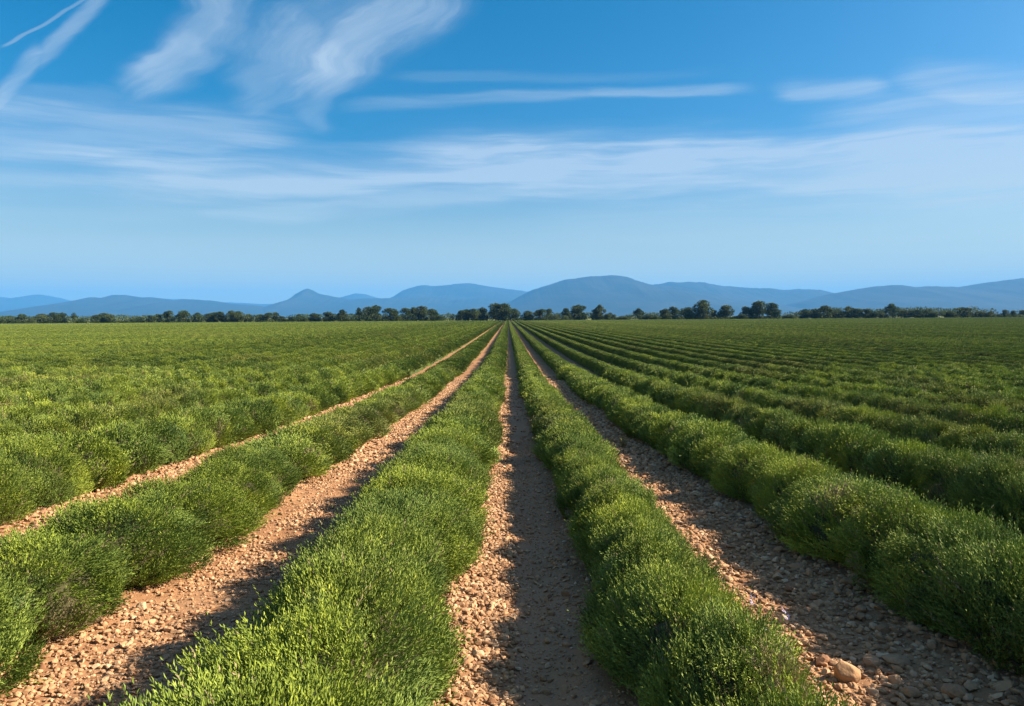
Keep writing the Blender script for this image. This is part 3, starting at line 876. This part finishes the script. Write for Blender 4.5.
R_, P_, B_, L_, U_, S_ = 'round', 'pointed', 'broad', 'low', 'umbrella', 'sparse'
def conv(items, x0, sc): return [(x0 + a / sc, 260 + t / sc, w / sc, k) for a, t, w, k in items]
TREES = conv([(2, 222, 40, L_), (30, 218, 45, R_), (62, 228, 30, L_), (88, 211, 46, R_), (125, 222, 45, L_), (165, 210, 48, R_), (212, 205, 44, R_), (247, 205, 42, R_), (292, 207, 30, S_), (320, 230, 34, L_),
              (380, 215, 46, R_), (412, 207, 44, R_), (438, 214, 40, R_), (487, 235, 36, L_), (520, 231, 26, R_), (552, 224, 36, R_), (598, 216, 40, R_), (625, 211, 38, R_), (662, 198, 44, R_), (725, 197, 54, R_), (775, 206, 44, R_),
              (825, 208, 40, R_), (845, 204, 34, R_), (872, 201, 46, R_), (910, 198, 44, R_), (938, 200, 44, R_), (978, 211, 34, R_)], 0, 3.94)
TREES += conv([(-6, 215, 26, R_), (42, 213, 44, R_), (75, 206, 38, R_), (98, 204, 36, R_), (127, 220, 34, R_), (162, 222, 32, R_), (191, 211, 32, P_), (216, 223, 34, L_), (256, 208, 48, R_), (305, 202, 56, R_), (365, 193, 48, P_), (392, 222, 34, L_),
               (428, 185, 34, P_), (468, 182, 56, R_), (498, 175, 58, R_), (552, 188, 62, R_), (582, 215, 30, L_), (613, 187, 44, R_), (648, 184, 46, R_), (678, 179, 50, R_), (715, 191, 52, R_), (748, 215, 44, L_), (798, 219, 22, S_),
               (828, 196, 36, R_), (852, 192, 36, R_), (885, 190, 48, R_), (918, 184, 44, R_), (972, 167, 62, R_), (1003, 168, 52, R_)], 250, 3.94)
TREES += conv([(22, 180, 56, R_), (56, 190, 40, R_), (108, 199, 50, R_), (160, 192, 52, R_), (194, 190, 32, R_), (236, 214, 60, L_), (264, 187, 36, R_), (312, 174, 82, R_), (380, 190, 44, R_), (396, 172, 38, U_), (434, 205, 48, L_), (486, 220, 60, L_),
               (548, 188, 40, U_), (582, 212, 60, L_), (615, 218, 40, L_), (650, 189, 40, R_), (684, 182, 44, R_), (718, 190, 44, S_), (742, 184, 44, R_), (766, 206, 40, L_), (803, 155, 66, R_), (843, 194, 26, R_), (884, 175, 62, R_),
               (950, 211, 52, L_), (1002, 180, 44, R_)], 500, 3.94)
TREES += conv([(-14, 172, 42, R_), (28, 150, 56, R_), (86, 157, 56, R_), (152, 203, 60, L_), (203, 182, 46, R_), (243, 180, 50, R_), (280, 169, 58, R_), (325, 183, 54, R_), (368, 171, 48, R_), (402, 180, 48, R_), (437, 180, 46, R_), (476, 188, 54, L_),
               (500, 186, 40, R_), (534, 160, 46, U_), (578, 186, 50, R_), (622, 184, 58, R_), (664, 183, 54, R_), (708, 189, 60, L_), (755, 190, 50, R_), (800, 176, 60, R_), (853, 190, 48, R_), (884, 191, 42, L_), (906, 190, 24, S_), (920, 202, 40, L_),
               (953, 185, 30, R_), (986, 188, 26, P_), (1016, 186, 32, R_), (1050, 180, 50, R_), (1090, 188, 50, R_)], 750, 3.74)
TREES += [(-14, 315, 12, R_), (-26, 312, 14, R_)]
SECT = [(-99, 66, 'at the left end of the tree line'), (66, 140, 'below the left blue hill'), (140, 215, 'below the low blue ridge'), (215, 285, 'left of the peaked blue hill'),
        (285, 352, 'below the peaked blue hill'), (352, 452, 'right of the peaked blue hill'), (452, 540, 'where the lavender rows vanish'), (540, 600, 'just left of the tallest mountain'),
        (600, 668, 'below the tallest mountain'), (668, 745, 'right of the tallest mountain'), (745, 800, 'near the pair of tall pines'), (800, 890, 'in the right-hand wood'),
        (890, 960, 'past the lone pine in the right-hand wood'), (960, 2000, 'at the right end of the tree line')]
WORD = {'round': 'rounded', 'pointed': 'pointed', 'broad': 'broad', 'low': 'low bushy', 'umbrella': 'layered pine-like', 'sparse': 'thin see-through'}
TREES.sort()
cnt = {}
for n_, (px, ty, wpx, kd) in enumerate(TREES):
    r = random.Random(n_ * 7 + 1)
    # distance along the far hedge line
    Y = 456 + r.uniform(0, 14) + (8 if kd != 'low' else 0)
    d = pix_dir(px, ty)
    X = d.x / d.y * Y; ztop = EYE + d.z / d.y * Y
    z0 = float(gz(X, Y))
    H = ztop - z0; Wd = wpx / FPX * Y * 1.12
    sect = next(s for s in SECT if s[0] <= px < s[1])
    cnt[sect[2]] = cnt.get(sect[2], 0) + 1
    size = 'tall' if H > 10.5 else ('small' if H < 6.5 else 'middling')
    root = empty('pine_tree' if kd == 'umbrella' else ('bushy_tree' if kd == 'low' else 'distant_tree'), (X, Y, z0))
    tag(root, f'{size} {WORD[kd]} tree, {ORD[cnt[sect[2]] - 1]} from left {sect[2]}', 'tree', 'trees lining the far edge of the field')
    cm, tm = KINDS[kd][r.randrange(len(KINDS[kd]))]
    sx = Wd / (2 * HALF[kd])
    rot = r.uniform(0, 6.28)
    for nm, me in (('crown', cm), ('trunk', tm)):
        o = link(nm, me, root); o.scale = (sx, sx, H); o.rotation_euler = (0, 0, rot)

# low scrub and hedge between and behind the trees
def build_scrub():
    r = np.random.default_rng(91)
    n = 60000
    X = r.uniform(-380, 380, n); Y = 470 + r.uniform(-6, 26, n)
    px = X / Y * FPX
    hgt = 3.2 + 3.4 * fbm(X / 14, Y * 0 + 3, 3, 4) + np.where((px > 300) & (px < 470), 1.6, 0) + np.where((px > -60) & (px < 20), 1.0, 0)
    gap = np.clip((fbm(X / 22, Y * 0 + 9, 2, 12) - .36) * 8, .35, 1)
    Z = gz(X, Y) + hgt * gap * r.random(n) ** .8
    p = np.stack([X, Y, Z], 1)
    d = unit(r.normal(size=(n, 3)) + [0, 0, .4]); l = r.uniform(.5, .95, n)
    V = leaves(p, d, l, l * .75, r)
    me = mesh_from('hedge_scrub', V, [np.arange(len(V)).reshape(-1, 4)], [TREELEAF], tint=np.repeat(np.clip(r.normal(.4, .15, n), 0, 1), 4))
    tag(link('scrub', me), kind='stuff')
build_scrub()
